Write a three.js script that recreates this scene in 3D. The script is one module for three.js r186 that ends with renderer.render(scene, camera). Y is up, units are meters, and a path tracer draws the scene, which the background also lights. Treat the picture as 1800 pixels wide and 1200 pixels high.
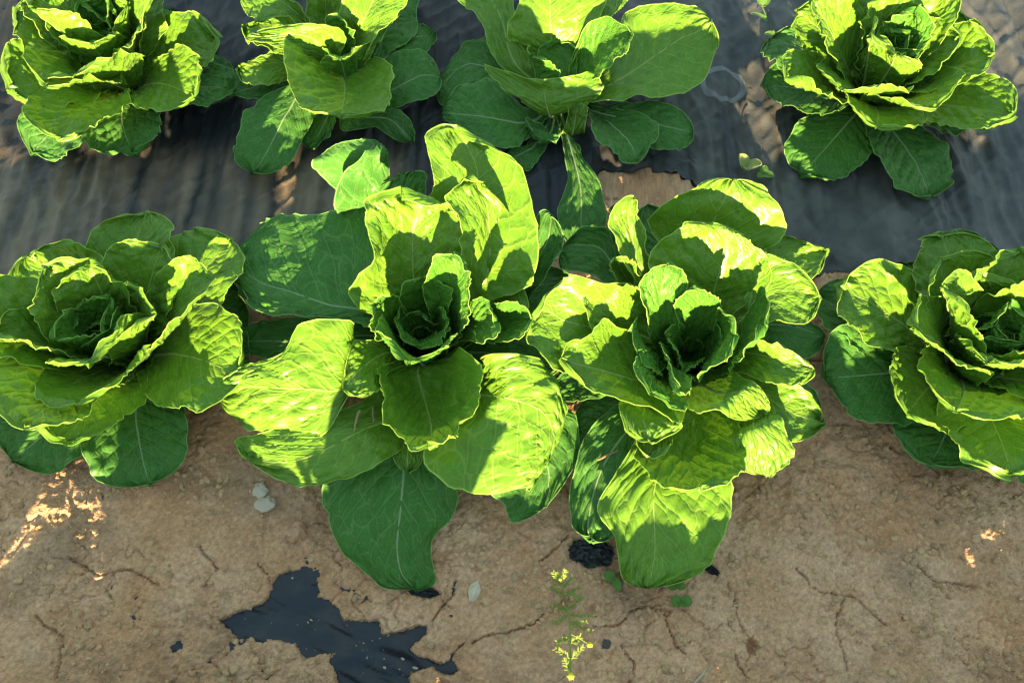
import * as THREE from 'three';
import { ImprovedNoise } from 'three/addons/math/ImprovedNoise.js';
import { mergeGeometries } from 'three/addons/utils/BufferGeometryUtils.js';

// ---------------------------------------------------------------- camera, sky, sun, exposure
const scene = new THREE.Scene();
const camera = new THREE.PerspectiveCamera(50, 1024 / 682, 0.02, 120);
const PITCH = THREE.MathUtils.degToRad(65);
camera.position.set(0, 0.15 + 0.8 * Math.sin(PITCH), 0.8 * Math.cos(PITCH));
camera.lookAt(0, 0.15, 0);
const renderer = new THREE.WebGLRenderer({ antialias: true });
renderer.toneMapping = THREE.LinearToneMapping;
renderer.toneMappingExposure = 5.4;
renderer.shadowMap.enabled = true;

const SUN_ELEVATION = THREE.MathUtils.degToRad(12), SUN_AZIMUTH = THREE.MathUtils.degToRad(-3);
const sun = new THREE.DirectionalLight(new THREE.Color().setRGB(1.0, 0.77, 0.43), 5.0);
sun.position.set(Math.sin(SUN_AZIMUTH) * Math.cos(SUN_ELEVATION), Math.sin(SUN_ELEVATION), Math.cos(SUN_AZIMUTH) * Math.cos(SUN_ELEVATION)).multiplyScalar(6);
sun.castShadow = true;
sun.shadow.mapSize.set(4096, 4096);
Object.assign(sun.shadow.camera, { left: -1.6, right: 1.6, top: 1.6, bottom: -1.6, near: 0.5, far: 14 });
scene.add(sun, sun.target);

const SKY_W = 64, SKY_H = 64, skyData = new Float32Array(SKY_W * SKY_H * 4);
for (let j = 0; j < SKY_H; j++) {
  const e = ((j + 0.5) / SKY_H - 0.5) * Math.PI, k = Math.pow(Math.max(0, Math.sin(e)), 0.55);
  for (let i = 0; i < SKY_W; i++) {
    const o = (j * SKY_W + i) * 4;
    skyData[o] = 0.19 + (0.097 - 0.19) * k; skyData[o + 1] = 0.228 + (0.152 - 0.228) * k; skyData[o + 2] = 0.212 + (0.186 - 0.212) * k; skyData[o + 3] = 1;
  }
}
const skyTexture = new THREE.DataTexture(skyData, SKY_W, SKY_H, THREE.RGBAFormat, THREE.FloatType);
skyTexture.mapping = THREE.EquirectangularReflectionMapping; skyTexture.magFilter = THREE.LinearFilter; skyTexture.needsUpdate = true;
scene.background = skyTexture; scene.environment = skyTexture;

// ---------------------------------------------------------------- helpers
let seedState = 7;
function reseed(s) { seedState = s >>> 0; }
function rnd() { seedState = (seedState + 0x6d2b79f5) >>> 0; let t = seedState; t = Math.imul(t ^ (t >>> 15), t | 1); t ^= t + Math.imul(t ^ (t >>> 7), t | 61); return ((t ^ (t >>> 14)) >>> 0) / 4294967296; }
const rr = (a, b) => a + (b - a) * rnd();
const perlin = new ImprovedNoise();
const n3 = (x, y, z) => perlin.noise(x + 31.7, y + 17.3, z + 9.1);
function fbm(x, y, z, oct = 4) { let s = 0, a = 0.5; for (let i = 0; i < oct; i++) { s += a * n3(x, y, z); x *= 2.03; y *= 2.03; z *= 2.03; a *= 0.5; } return s; }
const clamp = (x, a = 0, b = 1) => Math.min(b, Math.max(a, x));
const smooth = (a, b, x) => { const t = clamp((x - a) / (b - a)); return t * t * (3 - 2 * t); };
const lerp = (a, b, t) => a + (b - a) * t;
const V = (x, y, z) => new THREE.Vector3(x, y, z);
const usedNames = {};
function numbered(name) { const n = usedNames[name] = (usedNames[name] ?? -1) + 1; return n ? `${name}_${String(n).padStart(3, '0')}` : name; }
function shade(o) { o.castShadow = true; o.receiveShadow = true; return o; }
function tag(o, label, category, group, kind) { if (label) o.userData.label = label; if (category) o.userData.category = category; if (group) o.userData.group = group; if (kind) o.userData.kind = kind; return o; }
function mesh(name, geometry, material, parent) { const m = shade(new THREE.Mesh(geometry, material)); m.name = parent ? name : numbered(name); (parent ?? scene).add(m); return m; }
function thing(name, label, category, group, [x, y, z] = [0, 0, 0]) { const g = new THREE.Group(); g.name = numbered(name); g.position.set(x, y, z); scene.add(g); return tag(g, label, category, group); }
function gridGeometry(nu, nv, at, uv) {
  const pos = new Float32Array((nu + 1) * (nv + 1) * 3), tex = new Float32Array((nu + 1) * (nv + 1) * 2), idx = [];
  for (let j = 0; j <= nv; j++) for (let i = 0; i <= nu; i++) { const k = j * (nu + 1) + i, p = at(i, j); pos.set([p.x, p.y, p.z], 3 * k); tex.set(uv(i, j, p), 2 * k); }
  for (let j = 0; j < nv; j++) for (let i = 0; i < nu; i++) { const a = j * (nu + 1) + i, b = a + 1, c = a + nu + 1, d = c + 1; idx.push(a, c, b, b, c, d); }
  const g = new THREE.BufferGeometry();
  g.setAttribute('position', new THREE.BufferAttribute(pos, 3)); g.setAttribute('uv', new THREE.BufferAttribute(tex, 2)); g.setIndex(idx); g.computeVertexNormals();
  return g;
}
function tubeGeometry(points, radii, sides = 6, uvAt = null, flat = 1) {          // a tapered tube through points
  const pos = [], tex = [], idx = [], n = points.length, up0 = V(0, 1, 0), t = V(0, 0, 0), a = V(0, 0, 0), b = V(0, 0, 0);
  for (let i = 0; i < n; i++) {
    t.subVectors(points[Math.min(n - 1, i + 1)], points[Math.max(0, i - 1)]).normalize();
    if (i === 0) { a.crossVectors(t, Math.abs(t.y) > 0.9 ? V(1, 0, 0) : up0).normalize(); } else { a.addScaledVector(t, -a.dot(t)).normalize(); }
    b.crossVectors(a, t);
    for (let k = 0; k <= sides; k++) {
      const w = k / sides * Math.PI * 2, c = Math.cos(w) * radii[i], s = Math.sin(w) * radii[i] * flat;
      pos.push(points[i].x + a.x * c + b.x * s, points[i].y + a.y * c + b.y * s, points[i].z + a.z * c + b.z * s);
      if (uvAt) tex.push(...uvAt(i)); else tex.push(k / sides, i / (n - 1));
    }
  }
  for (let i = 0; i < n - 1; i++) for (let k = 0; k < sides; k++) { const p = i * (sides + 1) + k, q = p + sides + 1; idx.push(p, p + 1, q, p + 1, q + 1, q); }
  const g = new THREE.BufferGeometry();
  g.setAttribute('position', new THREE.Float32BufferAttribute(pos, 3)); g.setAttribute('uv', new THREE.Float32BufferAttribute(tex, 2)); g.setIndex(idx); g.computeVertexNormals();
  return g;
}
const toByte = (c) => { c = clamp(c); return Math.round(255 * (c <= 0.0031308 ? 12.92 * c : 1.055 * Math.pow(c, 1 / 2.4) - 0.055)); };
function dataTexture(n, m, fill, srgb) {
  const d = new Uint8Array(n * m * 4);
  for (let j = 0; j < m; j++) for (let i = 0; i < n; i++) { const c = fill((i + 0.5) / n, (j + 0.5) / m, i, j), o = 4 * (j * n + i); for (let k = 0; k < 3; k++) d[o + k] = srgb ? toByte(c[k]) : Math.round(255 * clamp(c[k])); d[o + 3] = 255; }
  const t = new THREE.DataTexture(d, n, m); t.magFilter = THREE.LinearFilter; t.minFilter = THREE.LinearMipmapLinearFilter; t.generateMipmaps = true; t.wrapS = t.wrapT = THREE.RepeatWrapping; t.needsUpdate = true;
  if (srgb) t.colorSpace = THREE.SRGBColorSpace;
  return t;
}

const cellPoint = (i, j) => { let h = Math.imul(i + 101, 374761393) ^ Math.imul(j + 77, 668265263); h = Math.imul(h ^ (h >>> 13), 1274126177); h ^= h >>> 16; const a = (h & 1023) / 1023, b = ((h >>> 10) & 1023) / 1023; return [i + 0.15 + 0.7 * a, j + 0.15 + 0.7 * b]; };
function worley(x, y) { const ix = Math.floor(x), iy = Math.floor(y); let a = 9, b = 9; for (let j = -1; j <= 1; j++) for (let i = -1; i <= 1; i++) { const [px, py] = cellPoint(ix + i, iy + j), d = Math.hypot(px - x, py - y); if (d < a) { b = a; a = d; } else if (d < b) b = d; } return [a, b]; }

// ---------------------------------------------------------------- measured layout, millimetres
const HEART_A = [-103, -42];
const LEAVES_A = [
  ['old', [[-167,50,71,-124,50,64,-87,50,71], [-216,46,131,-125,46,118,-66,40,130], [-211,36,165,-127,40,162,-64,30,156], [-193,25,205,-130,28,198,-91,20,194], [-160,16,231,-125,20,225,-88,13,224]], [-110,13,243], {"ruf": 2.5}],
  ['old', [[-34,50,29,-34,50,47,-53,50,71], [71,50,43,27,50,85,-26,45,138], [80,45,84,43,40,116,-7,35,154]], [36,35,157], {}],
  ['old', [[-36,50,-111,-22,50,-90,-7,50,-70], [17,125,-148,24,110,-117,37,110,-94], [27,145,-158,41,134,-138,61,134,-127]], [47,150,-165], {}],
  ['old', [[-198,40,-194,-160,50,-206,-207,60,-208], [-223,90,-237,-154,115,-227,-220,125,-197], [-249,110,-255,-155,140,-248,-205,150,-231], [-255,130,-260,-160,156,-259,-181,160,-245], [-237,140,-276,-181,155,-276,-166,160,-265]], null, {"ruf": 1}],
  ['old', [[-191,60,-147,-155,60,-164,-119,60,-182], [-218,95,-204,-167,100,-206,-110,110,-216], [-194,115,-204,-150,120,-223,-107,130,-231]], [-139,134,-241], {}],
  ['old', [[-170,50,-47,-178,50,-54,-186,50,-70], [-252,50,-27,-255,50,-47,-264,55,-76], [-296,45,-26,-297,50,-47,-305,50,-76]], [-338,45,-49], {}],
  ['mid', [[-119,55,80,-140,60,54,-167,70,33], [-133,75,104,-174,80,80,-217,83,65], [-165,75,125,-209,85,103,-263,85,76], [-212,70,138,-247,80,115,-296,80,84]], [-295,70,110], {"ruf": 2}],
  ['mid', [[-133,55,73,-119,55,70,-100,55,73], [-136,66,101,-119,66,104,-101,66,102]], [-118,62,122], {}],
  ['old', [[-50,40,-51,-46,40,-36,-49,40,-16], [0,60,-58,3,55,-25,-7,55,9]], [59,55,-14], {"ruf": 2}],
  ['old', [[-148,40,-20,-155,40,-12,-157,40,3], [-212,50,-47,-216,50,-16,-220,50,14]], [-280,45,-10], {"ruf": 2}],
  ['old', [[-73,40,-96,-58,40,-83,-50,40,-67], [4,70,-141,11,64,-111,21,64,-79]], [76,64,-126], {"ruf": 2}],
  ['mid', [[-40,90,1,-42,90,37,-65,80,68], [-30,136,11,-13,120,53,-98,83,109], [9,140,11,9,117,57,-72,82,140], [48,114,22,35,107,67,-31,76,150], [62,98,57,47,93,89,16,76,142]], [43,82,113], {"ruf": 1.5, "bl": 2.6}],
  ['mid', [[-154,90,1,-166,85,14,-184,95,-26], [-185,100,46,-195,106,40,-189,140,-31], [-213,86,87,-229,110,40,-238,138,-27], [-254,82,84,-261,110,39,-257,124,3], [-290,80,79,-298,104,35,-293,114,10]], [-336,90,37], {"ruf": 2, "bl": 1.8}],
  ['old', [[-164,100,-42,-171,90,-66,-163,110,-94], [-208,106,-52,-219,96,-73,-181,94,-196], [-245,104,-54,-263,94,-91,-227,90,-211], [-291,100,-64,-306,90,-107,-279,86,-208]], [-359,80,-142], {"ruf": 2.5, "bl": 2.4}],
  ['mid', [[-158,90,-28,-148,80,-18,-141,80,4], [-181,116,-17,-173,110,17,-148,112,38]], [-188,116,43], {}],
  ['mid', [[-113,80,-111,-78,70,-100,-34,90,-74], [-100,155,-167,-55,135,-158,23,140,-84], [-90,180,-193,-41,164,-210,29,166,-141], [-101,196,-234,-51,184,-236,12,186,-207]], [-65,196,-258], {"ruf": 2}],
  ['mid', [[-77,80,-75,-49,70,-68,-20,90,-47], [-63,140,-100,-31,110,-102,20,110,-62], [-55,174,-123,-26,140,-139,1,120,-127], [-69,200,-151,-30,175,-169,2,140,-161]], [-37,192,-181], {"ruf": 2.5}],
  ['mid', [[-157,90,-58,-119,80,-95,-84,90,-97], [-185,130,-64,-120,110,-117,-63,140,-111], [-163,160,-110,-119,135,-148,-54,165,-129], [-167,180,-147,-114,160,-167,-66,173,-156]], [-128,180,-175], {"ruf": 3, "bl": 2.2}],
  ['mid', [[-152,85,-1,-115,50,-8,-58,100,-12], [-145,124,50,-107,46,24,-36,134,27], [-133,132,87,-96,66,59,-33,138,66], [-112,136,107,-88,108,94,-56,137,101]], [-88,136,115], {"ruf": 2}],
  ['young', [[-38,80,-79,-42,60,-58,-37,80,-29], [-13,145,-50,-7,110,-41,-13,130,-4]], [23,155,-24], {"ruf": 1}],
  ['young', [[-63,80,-79,-67,60,-61,-61,80,-33], [-38,155,-51,-38,120,-39,-36,145,-3]], [-16,165,-16], {"ruf": 1}],
  ['young', [[-100,80,-63,-81,60,-61,-65,80,-33], [-101,145,-74,-68,125,-74,-46,145,-35], [-91,166,-87,-62,150,-88,-42,166,-62]], [-67,176,-94], {"ruf": 1.8}],
  ['young', [[-127,60,-65,-137,60,-50,-129,60,-30], [-130,140,-62,-150,120,-47,-147,140,-10]], [-153,160,-40], {"ruf": 1.5}],
  ['young', [[-136,80,-33,-107,60,-12,-75,80,-33], [-153,135,-35,-107,120,7,-63,135,-19], [-146,165,-1,-104,160,25,-69,165,12]], [-107,170,32], {"ruf": 1.8}],
  ['young', [[-132,50,-66,-106,45,-66,-82,50,-66], [-134,115,-66,-106,100,-85,-74,115,-60], [-128,134,-76,-101,130,-82,-73,134,-68]], [-104,140,-87], {"ruf": 1.3}],
  ['young', [[-133,50,-43,-106,45,-30,-79,50,-43], [-138,115,-46,-108,90,-26,-74,115,-37], [-128,126,-17,-105,120,-9,-84,126,-11]], [-105,128,-1], {"ruf": 1.3}],
  ['young', [[-96,50,-62,-88,50,-47,-86,50,-31], [-86,105,-66,-80,95,-44,-86,105,-17]], [-73,115,-44], {"ruf": 1.4}],
  ['young', [[-118,50,-62,-126,50,-47,-121,50,-30], [-127,105,-66,-134,95,-47,-124,105,-20]], [-136,115,-44], {"ruf": 1.4}],
  ['young', [[-126,40,-55,-106,40,-53,-88,40,-55], [-134,86,-55,-109,80,-65,-88,86,-55]], [-109,98,-62], {"ruf": 1.2}],
  ['young', [[-125,40,-40,-105,40,-36,-89,40,-40], [-133,84,-46,-111,76,-37,-89,84,-42]], [-107,92,-23], {"ruf": 1.2}],
  ['young', [[-119,30,-52,-106,30,-52,-94,30,-52], [-123,60,-50,-109,56,-58,-95,60,-51]], [-109,70,-59], {"ruf": 1}],
];
const HEART_B = [218, -24];
const LEAVES_B = [
  ['mid', [[137,60,95,177,60,95,229,60,95], [95,59,161,160,60,141,248,60,136], [112,50,187,158,54,178,244,50,171], [119,40,216,158,43,210,226,40,210]], [150,32,243], {"ruf": 2.5, "bl": 2.2}],
  ['old', [[108,50,50,134,50,71,166,50,85], [80,50,89,105,50,112,142,55,127], [67,45,144,91,44,150,118,50,161], [66,40,174,86,40,178,113,48,184]], [89,36,195], {"ruf": 3}],
  ['old', [[132,40,18,144,40,40,164,40,54], [90,36,23,102,36,60,127,36,95]], [76,30,86], {}],
  ['old', [[166,50,-95,165,50,-70,163,50,-47], [124,110,-171,113,98,-149,104,96,-110], [91,120,-171,81,106,-152,70,100,-119]], [60,100,-148], {}],
  ['old', [[207,50,-145,223,50,-153,238,50,-162], [138,70,-202,157,65,-205,187,65,-205]], [136,70,-236], {}],
  ['old', [[190,60,-139,213,60,-147,236,60,-156], [158,76,-189,186,70,-202,223,70,-202]], [177,80,-230], {}],
  ['mid', [[207,80,-127,239,80,-127,278,80,-127], [167,125,-175,246,115,-170,327,125,-148], [186,150,-187,251,140,-182,326,145,-166], [221,160,-198,259,156,-194,306,156,-192]], [264,164,-208], {"ruf": 2.5}],
  ['mid', [[200,90,-74,245,80,-87,275,90,-70], [162,130,-105,247,110,-102,297,134,-80], [174,150,-132,251,140,-121,295,150,-109], [197,164,-140,247,160,-132,276,160,-122]], [234,170,-140], {"ruf": 2.5, "bl": 1.6}],
  ['mid', [[160,80,-79,182,80,-87,204,80,-95], [139,130,-98,153,120,-111,162,130,-121], [119,150,-132,142,140,-145,157,150,-138], [115,165,-141,137,156,-158,149,160,-159]], [141,176,-173], {"ruf": 1}],
  ['mid', [[159,80,-59,165,80,-73,172,80,-91], [115,126,-99,133,114,-109,147,134,-106]], [120,140,-113], {"ruf": 2}],
  ['old', [[182,40,-83,180,40,-67,179,40,-51], [115,60,-106,107,56,-83,106,56,-52]], [54,50,-90], {"ruf": 2}],
  ['mid', [[149,80,-18,157,80,-40,166,80,-63], [71,110,17,93,110,-37,146,130,-79], [46,124,23,59,126,-38,97,158,-74], [24,130,-4,37,134,-47,64,160,-79]], [22,140,-33], {"ruf": 1.5}],
  ['mid', [[136,80,-33,144,80,-48,152,80,-63], [94,120,-25,116,116,-54,143,134,-73], [83,134,-47,100,132,-65,126,146,-71]], [89,140,-72], {"ruf": 1.5}],
  ['mid', [[185,114,80,145,90,21,149,90,-35], [148,122,70,110,105,17,120,116,-36], [112,126,55,90,115,16,105,130,-38], [81,126,43,70,123,15,77,132,-10]], [55,130,11], {"ruf": 1.5}],
  ['mid', [[137,90,37,156,90,44,179,100,54], [119,110,59,144,110,73,180,123,79], [123,112,86,146,115,89,182,126,85]], [148,115,101], {"ruf": 1}],
  ['mid', [[151,70,64,164,70,71,181,80,78], [134,96,90,156,90,92,177,98,97]], [149,100,115], {"ruf": 1}],
  ['mid', [[167,60,47,216,50,50,258,70,50], [136,94,108,205,54,90,250,110,97], [147,100,140,200,74,122,250,114,122]], [202,100,152], {"ruf": 2, "bl": 1.5}],
  ['mid', [[251,80,81,274,80,54,295,80,47], [242,104,99,261,120,89,293,114,79], [249,90,118,276,100,113,308,100,104]], [283,80,131], {"ruf": 1.5}],
  ['mid', [[193,110,55,222,90,30,254,90,12], [197,140,85,231,120,50,256,126,34], [217,146,79,242,146,58,264,138,47]], [274,110,69], {"ruf": 1}],
  ['old', [[164,40,-36,162,40,-20,168,40,3], [105,55,-37,97,50,-8,102,50,29]], [48,45,12], {"ruf": 2}],
  ['old', [[269,40,-83,281,40,-67,278,40,-43], [317,60,-106,332,60,-65,325,60,-19]], [386,60,-50], {"ruf": 2}],
  ['old', [[232,30,6,253,30,14,269,30,-1], [244,40,68,284,40,68,308,44,34]], [329,35,95], {"ruf": 2}],
  ['mid', [[272,70,-116,284,70,-100,288,70,-76], [303,110,-166,337,100,-140,337,100,-92]], [386,105,-145], {"ruf": 2.5}],
  ['mid', [[264,70,0,276,70,15,260,70,36], [306,100,20,310,90,57,285,90,91]], [354,85,73], {"ruf": 2.5}],
  ['mid', [[273,90,-58,270,90,-35,261,90,-13], [297,135,-118,300,120,-73,295,120,-39], [322,140,-107,329,126,-77,327,120,-36]], [355,130,-67], {"ruf": 2}],
  ['mid', [[269,90,-28,271,80,-18,261,80,4], [269,130,-16,299,110,3,284,110,34]], [339,115,19], {"ruf": 2}],
  ['old', [[268,60,-4,272,60,18,256,60,32], [326,80,-3,310,75,45,274,75,66]], [355,70,64], {"ruf": 2}],
  ['young', [[170,80,-25,189,70,-30,204,70,-37], [147,140,-33,170,125,-46,190,135,-46], [139,165,-61,167,155,-63,194,165,-59]], [170,180,-79], {"ruf": 1.3}],
  ['young', [[148,90,-4,176,70,7,201,80,33], [138,145,15,157,136,43,184,145,77]], [149,150,60], {"ruf": 1.5, "bl": 1.8}],
  ['young', [[143,80,-33,163,80,-21,181,80,-3], [138,125,-40,149,120,-10,168,130,29]], [138,140,8], {"ruf": 1.5}],
  ['young', [[257,60,-27,254,60,-12,239,60,3], [286,135,-76,273,120,-28,246,125,23]], [280,150,-19], {"ruf": 1.8}],
  ['young', [[206,60,-42,218,60,-38,238,60,-42], [186,140,-42,214,130,-53,237,140,-47]], [202,170,-58], {"ruf": 1.5}],
  ['young', [[241,60,-42,239,60,-19,223,60,0], [237,145,-48,243,125,-19,202,140,39], [241,160,-31,243,150,-12,226,155,24]], [243,160,-3], {"ruf": 2}],
  ['young', [[198,60,-27,206,60,-4,223,60,0], [170,130,-9,177,120,18,196,130,37]], [171,165,64], {"ruf": 1.6}],
  ['young', [[230,50,-47,236,45,-30,233,50,-8], [235,105,-47,242,95,-24,219,105,13]], [244,115,-19], {"ruf": 1.6}],
  ['young', [[208,50,-43,206,45,-26,212,50,-8], [200,105,-43,191,95,-24,194,105,8]], [179,115,-22], {"ruf": 1.6}],
  ['young', [[207,40,-43,222,40,-42,241,40,-40], [200,95,-44,222,90,-54,243,95,-41]], [223,108,-60], {"ruf": 1.3}],
  ['young', [[205,40,-24,217,40,-12,234,40,-14], [188,95,-22,202,86,-3,225,95,-2]], [194,104,18], {"ruf": 1.6}],
  ['young', [[214,30,-36,223,30,-36,233,30,-36], [208,64,-36,222,60,-42,234,64,-32]], [219,74,-45], {"ruf": 1}],
];
const HEART_C = [69, -470];
const LEAVES_C = [
  ['old', [[77,25,-368,87,27,-363,100,25,-368], [79,25,-309,97,27,-303,125,25,-304], [64,21,-268,97,24,-261,134,21,-263]], [94,13,-202], {"ruf": 1.5}],
  ['old', [[21,34,-438,25,25,-418,25,29,-388], [-32,55,-474,-33,46,-409,-8,38,-357], [-63,55,-467,-71,46,-415,-58,38,-378]], [-101,47,-419], {"ruf": 1.5}],
  ['old', [[0,34,-517,4,34,-494,9,34,-465], [-34,42,-570,-44,38,-518,-43,34,-471], [-69,38,-572,-74,34,-523,-77,29,-464]], [-114,29,-481], {"ruf": 2}],
  ['old', [[136,34,-443,135,34,-427,143,34,-410], [201,42,-443,200,38,-407,201,38,-362], [241,46,-428,236,42,-392,234,42,-354]], [263,42,-381], {"ruf": 1.5}],
  ['old', [[113,42,-424,127,29,-431,136,34,-438], [114,54,-372,154,37,-394,187,47,-417], [140,54,-336,169,46,-361,209,55,-391]], [177,50,-325], {"ruf": 2}],
  ['old', [[51,25,-407,55,25,-396,67,25,-386], [21,38,-416,29,34,-400,70,37,-386]], [37,37,-373], {"ruf": 2}],
  ['mid', [[71,25,-396,88,25,-396,105,25,-396], [81,50,-406,92,50,-406,107,55,-402], [80,64,-418,92,66,-421,109,64,-412]], null, {"ruf": 1}],
  ['old', [[25,17,-388,34,17,-382,50,17,-377], [0,20,-374,4,18,-360,29,17,-341]], [-8,17,-351], {"ruf": 1.5}],
  ['mid', [[127,67,-505,132,67,-444,122,71,-411], [157,81,-537,183,72,-478,179,76,-419], [172,92,-571,218,77,-504,228,76,-425], [223,106,-573,251,87,-523,275,77,-447], [261,109,-565,273,97,-525,295,89,-491]], [290,106,-532], {"ruf": 2, "bl": 1.4}],
  ['mid', [[-24,67,-499,4,59,-503,25,67,-505], [-47,84,-557,-17,84,-568,4,92,-547], [-81,92,-595,-43,92,-619,0,101,-597]], [-88,92,-669], {"ruf": 2}],
  ['mid', [[17,67,-517,60,59,-520,102,67,-517], [-9,101,-515,57,92,-536,125,101,-538], [12,126,-549,56,118,-565,140,126,-566]], [62,134,-597], {"ruf": 2.5}],
  ['mid', [[42,42,-419,57,42,-414,92,42,-424], [-4,76,-425,49,67,-415,118,76,-418], [-34,84,-457,45,79,-430,129,84,-428], [-39,91,-467,40,91,-439,118,92,-453]], null, {"ruf": 2, "bl": 0.8}],
  ['mid', [[84,59,-480,116,67,-540,138,76,-578], [108,92,-524,151,101,-561,178,101,-585]], [162,109,-623], {"ruf": 2}],
  ['young', [[86,50,-500,98,50,-477,104,59,-447], [107,109,-522,127,97,-497,123,109,-436], [132,130,-518,149,122,-494,145,126,-448]], [167,139,-473], {"ruf": 1.8}],
  ['young', [[51,50,-466,70,46,-470,89,50,-466], [38,67,-511,70,62,-516,102,67,-511]], [70,76,-529], {"ruf": 1.5}],
  ['young', [[42,50,-466,42,50,-449,54,50,-438], [25,91,-501,31,84,-477,69,91,-450]], [27,101,-472], {"ruf": 1.5}],
];
const HEART_D = [-252, -522];
const LEAVES_D = [
  ['old', [[-225,34,-494,-206,34,-465,-199,34,-438], [-182,50,-529,-166,46,-470,-167,46,-434], [-144,55,-535,-136,50,-486,-126,46,-445]], [-107,50,-483], {"ruf": 1}],
  ['old', [[-254,34,-438,-241,34,-432,-229,34,-443], [-249,37,-394,-216,46,-410,-176,42,-430], [-199,40,-397,-179,44,-407,-166,42,-424]], [-147,25,-382], {"ruf": 1}],
  ['old', [[-292,50,-466,-304,50,-466,-326,59,-458], [-289,50,-406,-328,55,-402,-379,59,-420], [-311,42,-336,-348,46,-347,-393,50,-359]], [-366,38,-314], {"ruf": 3}],
  ['old', [[-311,42,-508,-327,42,-497,-341,42,-474], [-336,50,-449,-376,50,-466,-400,55,-496]], [-420,50,-449], {"ruf": 2}],
  ['mid', [[-294,50,-523,-305,50,-511,-311,50,-488], [-333,76,-514,-352,71,-490,-352,76,-441]], [-398,76,-474], {"ruf": 2.5}],
  ['old', [[-276,34,-482,-291,34,-465,-301,34,-443], [-285,38,-423,-317,38,-407,-349,42,-403]], [-337,34,-361], {"ruf": 2.5}],
  ['mid', [[-289,67,-517,-302,67,-523,-309,67,-505], [-330,92,-559,-354,88,-540,-355,92,-496]], [-399,92,-541], {"ruf": 2.5}],
  ['old', [[-266,34,-465,-264,34,-449,-266,34,-432], [-259,38,-407,-278,38,-396,-305,38,-407]], [-293,30,-364], {"ruf": 2.5}],
  ['old', [[-221,42,-508,-208,42,-514,-198,42,-497], [-186,50,-595,-163,47,-562,-160,47,-515]], [-119,46,-575], {"ruf": 2.5}],
  ['old', [[-219,50,-558,-202,50,-570,-182,50,-535], [-224,59,-635,-187,55,-615,-150,55,-566], [-209,62,-682,-172,59,-660,-150,57,-624]], [-161,59,-713], {"ruf": 1.5}],
  ['mid', [[-293,67,-552,-313,67,-576,-324,76,-543], [-316,92,-583,-352,92,-595,-370,92,-547]], [-407,92,-619], {"ruf": 2}],
  ['mid', [[-266,67,-540,-238,59,-552,-218,76,-497], [-254,101,-561,-220,92,-556,-180,109,-537], [-247,118,-588,-200,113,-585,-156,123,-553]], [-190,126,-626], {"ruf": 1.5}],
  ['mid', [[-306,67,-558,-284,67,-588,-258,76,-566], [-305,101,-585,-281,101,-597,-252,109,-581]], [-293,118,-624], {"ruf": 2}],
  ['mid', [[-275,42,-491,-255,42,-503,-223,50,-506], [-280,72,-491,-241,76,-492,-195,84,-519], [-272,84,-492,-228,86,-497,-167,102,-554]], null, {"ruf": 1.5, "bl": 0.8}],
  ['mid', [[-296,67,-505,-274,59,-514,-253,76,-503], [-332,97,-491,-291,92,-515,-243,109,-510], [-356,101,-495,-320,106,-509,-273,118,-516]], [-374,105,-512], {"ruf": 1.5}],
  ['mid', [[-306,67,-517,-258,42,-497,-209,59,-514], [-326,108,-498,-250,47,-471,-177,89,-469], [-310,114,-424,-244,59,-434,-167,96,-422], [-291,109,-376,-238,84,-385,-169,97,-381]], [-234,96,-362], {"ruf": 1.5}],
  ['young', [[-269,42,-514,-251,42,-514,-234,42,-514], [-277,92,-524,-256,88,-538,-230,92,-524]], [-254,109,-544], {"ruf": 1.5}],
  ['young', [[-267,42,-497,-251,42,-491,-234,42,-497], [-277,88,-500,-250,84,-488,-227,88,-495]], [-246,97,-469], {"ruf": 1.3}],
];
const FILM_FRONT = [[-1005, -138], [-695, -138], [-504, -147], [-413, -201], [-361, -225], [-271, -215], [-161, -229], [0, -244], [81, -244], [108, -318], [120, -349], [135, -356], [177, -351], [228, -357], [244, -347], [282, -310], [319, -278], [344, -220], [392, -174], [703, -165], [1098, -174]];
const FILM_SCRAP = [[-328, 275], [-313, 267], [-289, 260], [-281, 253], [-274, 241], [-277, 233], [-273, 227], [-259, 221], [-247, 221], [-243, 216], [-233, 219], [-227, 229], [-222, 241], [-223, 250], [-209, 253], [-197, 263], [-190, 275], [-166, 276], [-150, 276], [-147, 289], [-139, 289], [-125, 286], [-111, 283], [-105, 279], [-97, 281], [-96, 288], [-104, 295], [-114, 304], [-108, 311], [-86, 317], [-78, 320], [-72, 317], [-64, 318], [-60, 326], [-68, 331], [-79, 328], [-88, 321], [-112, 328], [-113, 346], [-110, 387], [-180, 387], [-191, 338], [-197, 315], [-194, 307], [-213, 309], [-228, 314], [-233, 310], [-241, 297], [-252, 296], [-278, 291], [-291, 288], [-310, 290]];
const SEAM = [[-228, 313], [-207, 308], [-176, 301], [-148, 293], [-133, 289]];
const CRACK_0 = [[-296, 213], [-281, 226], [-277, 235]];
const CRACK_1 = [[-65, 232], [-68, 247], [-83, 266], [-90, 275]];
const CRACK_2 = [[-69, 315], [-60, 301], [-54, 298]];
const CRACK_3 = [[-44, 298], [-32, 291], [-19, 289], [0, 286], [25, 278], [35, 269]];
const CRACK_4 = [[91, 281], [102, 282], [121, 278], [129, 273], [130, 267], [148, 261], [160, 263], [180, 263]];
const CRACK_5 = [[171, 269], [177, 286], [182, 301], [191, 309]];
const CRACK_6 = [[121, 302], [128, 313], [134, 318], [132, 330], [129, 338]];
const CRACK_7 = [[247, 232], [255, 250], [255, 272], [260, 286]];
const CRACK_8 = [[244, 310], [248, 324], [258, 335]];
const CRACK_9 = [[67, 181], [53, 194], [33, 210]];
const CRACK_10 = [[173, 266], [174, 271], [179, 264]];
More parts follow.
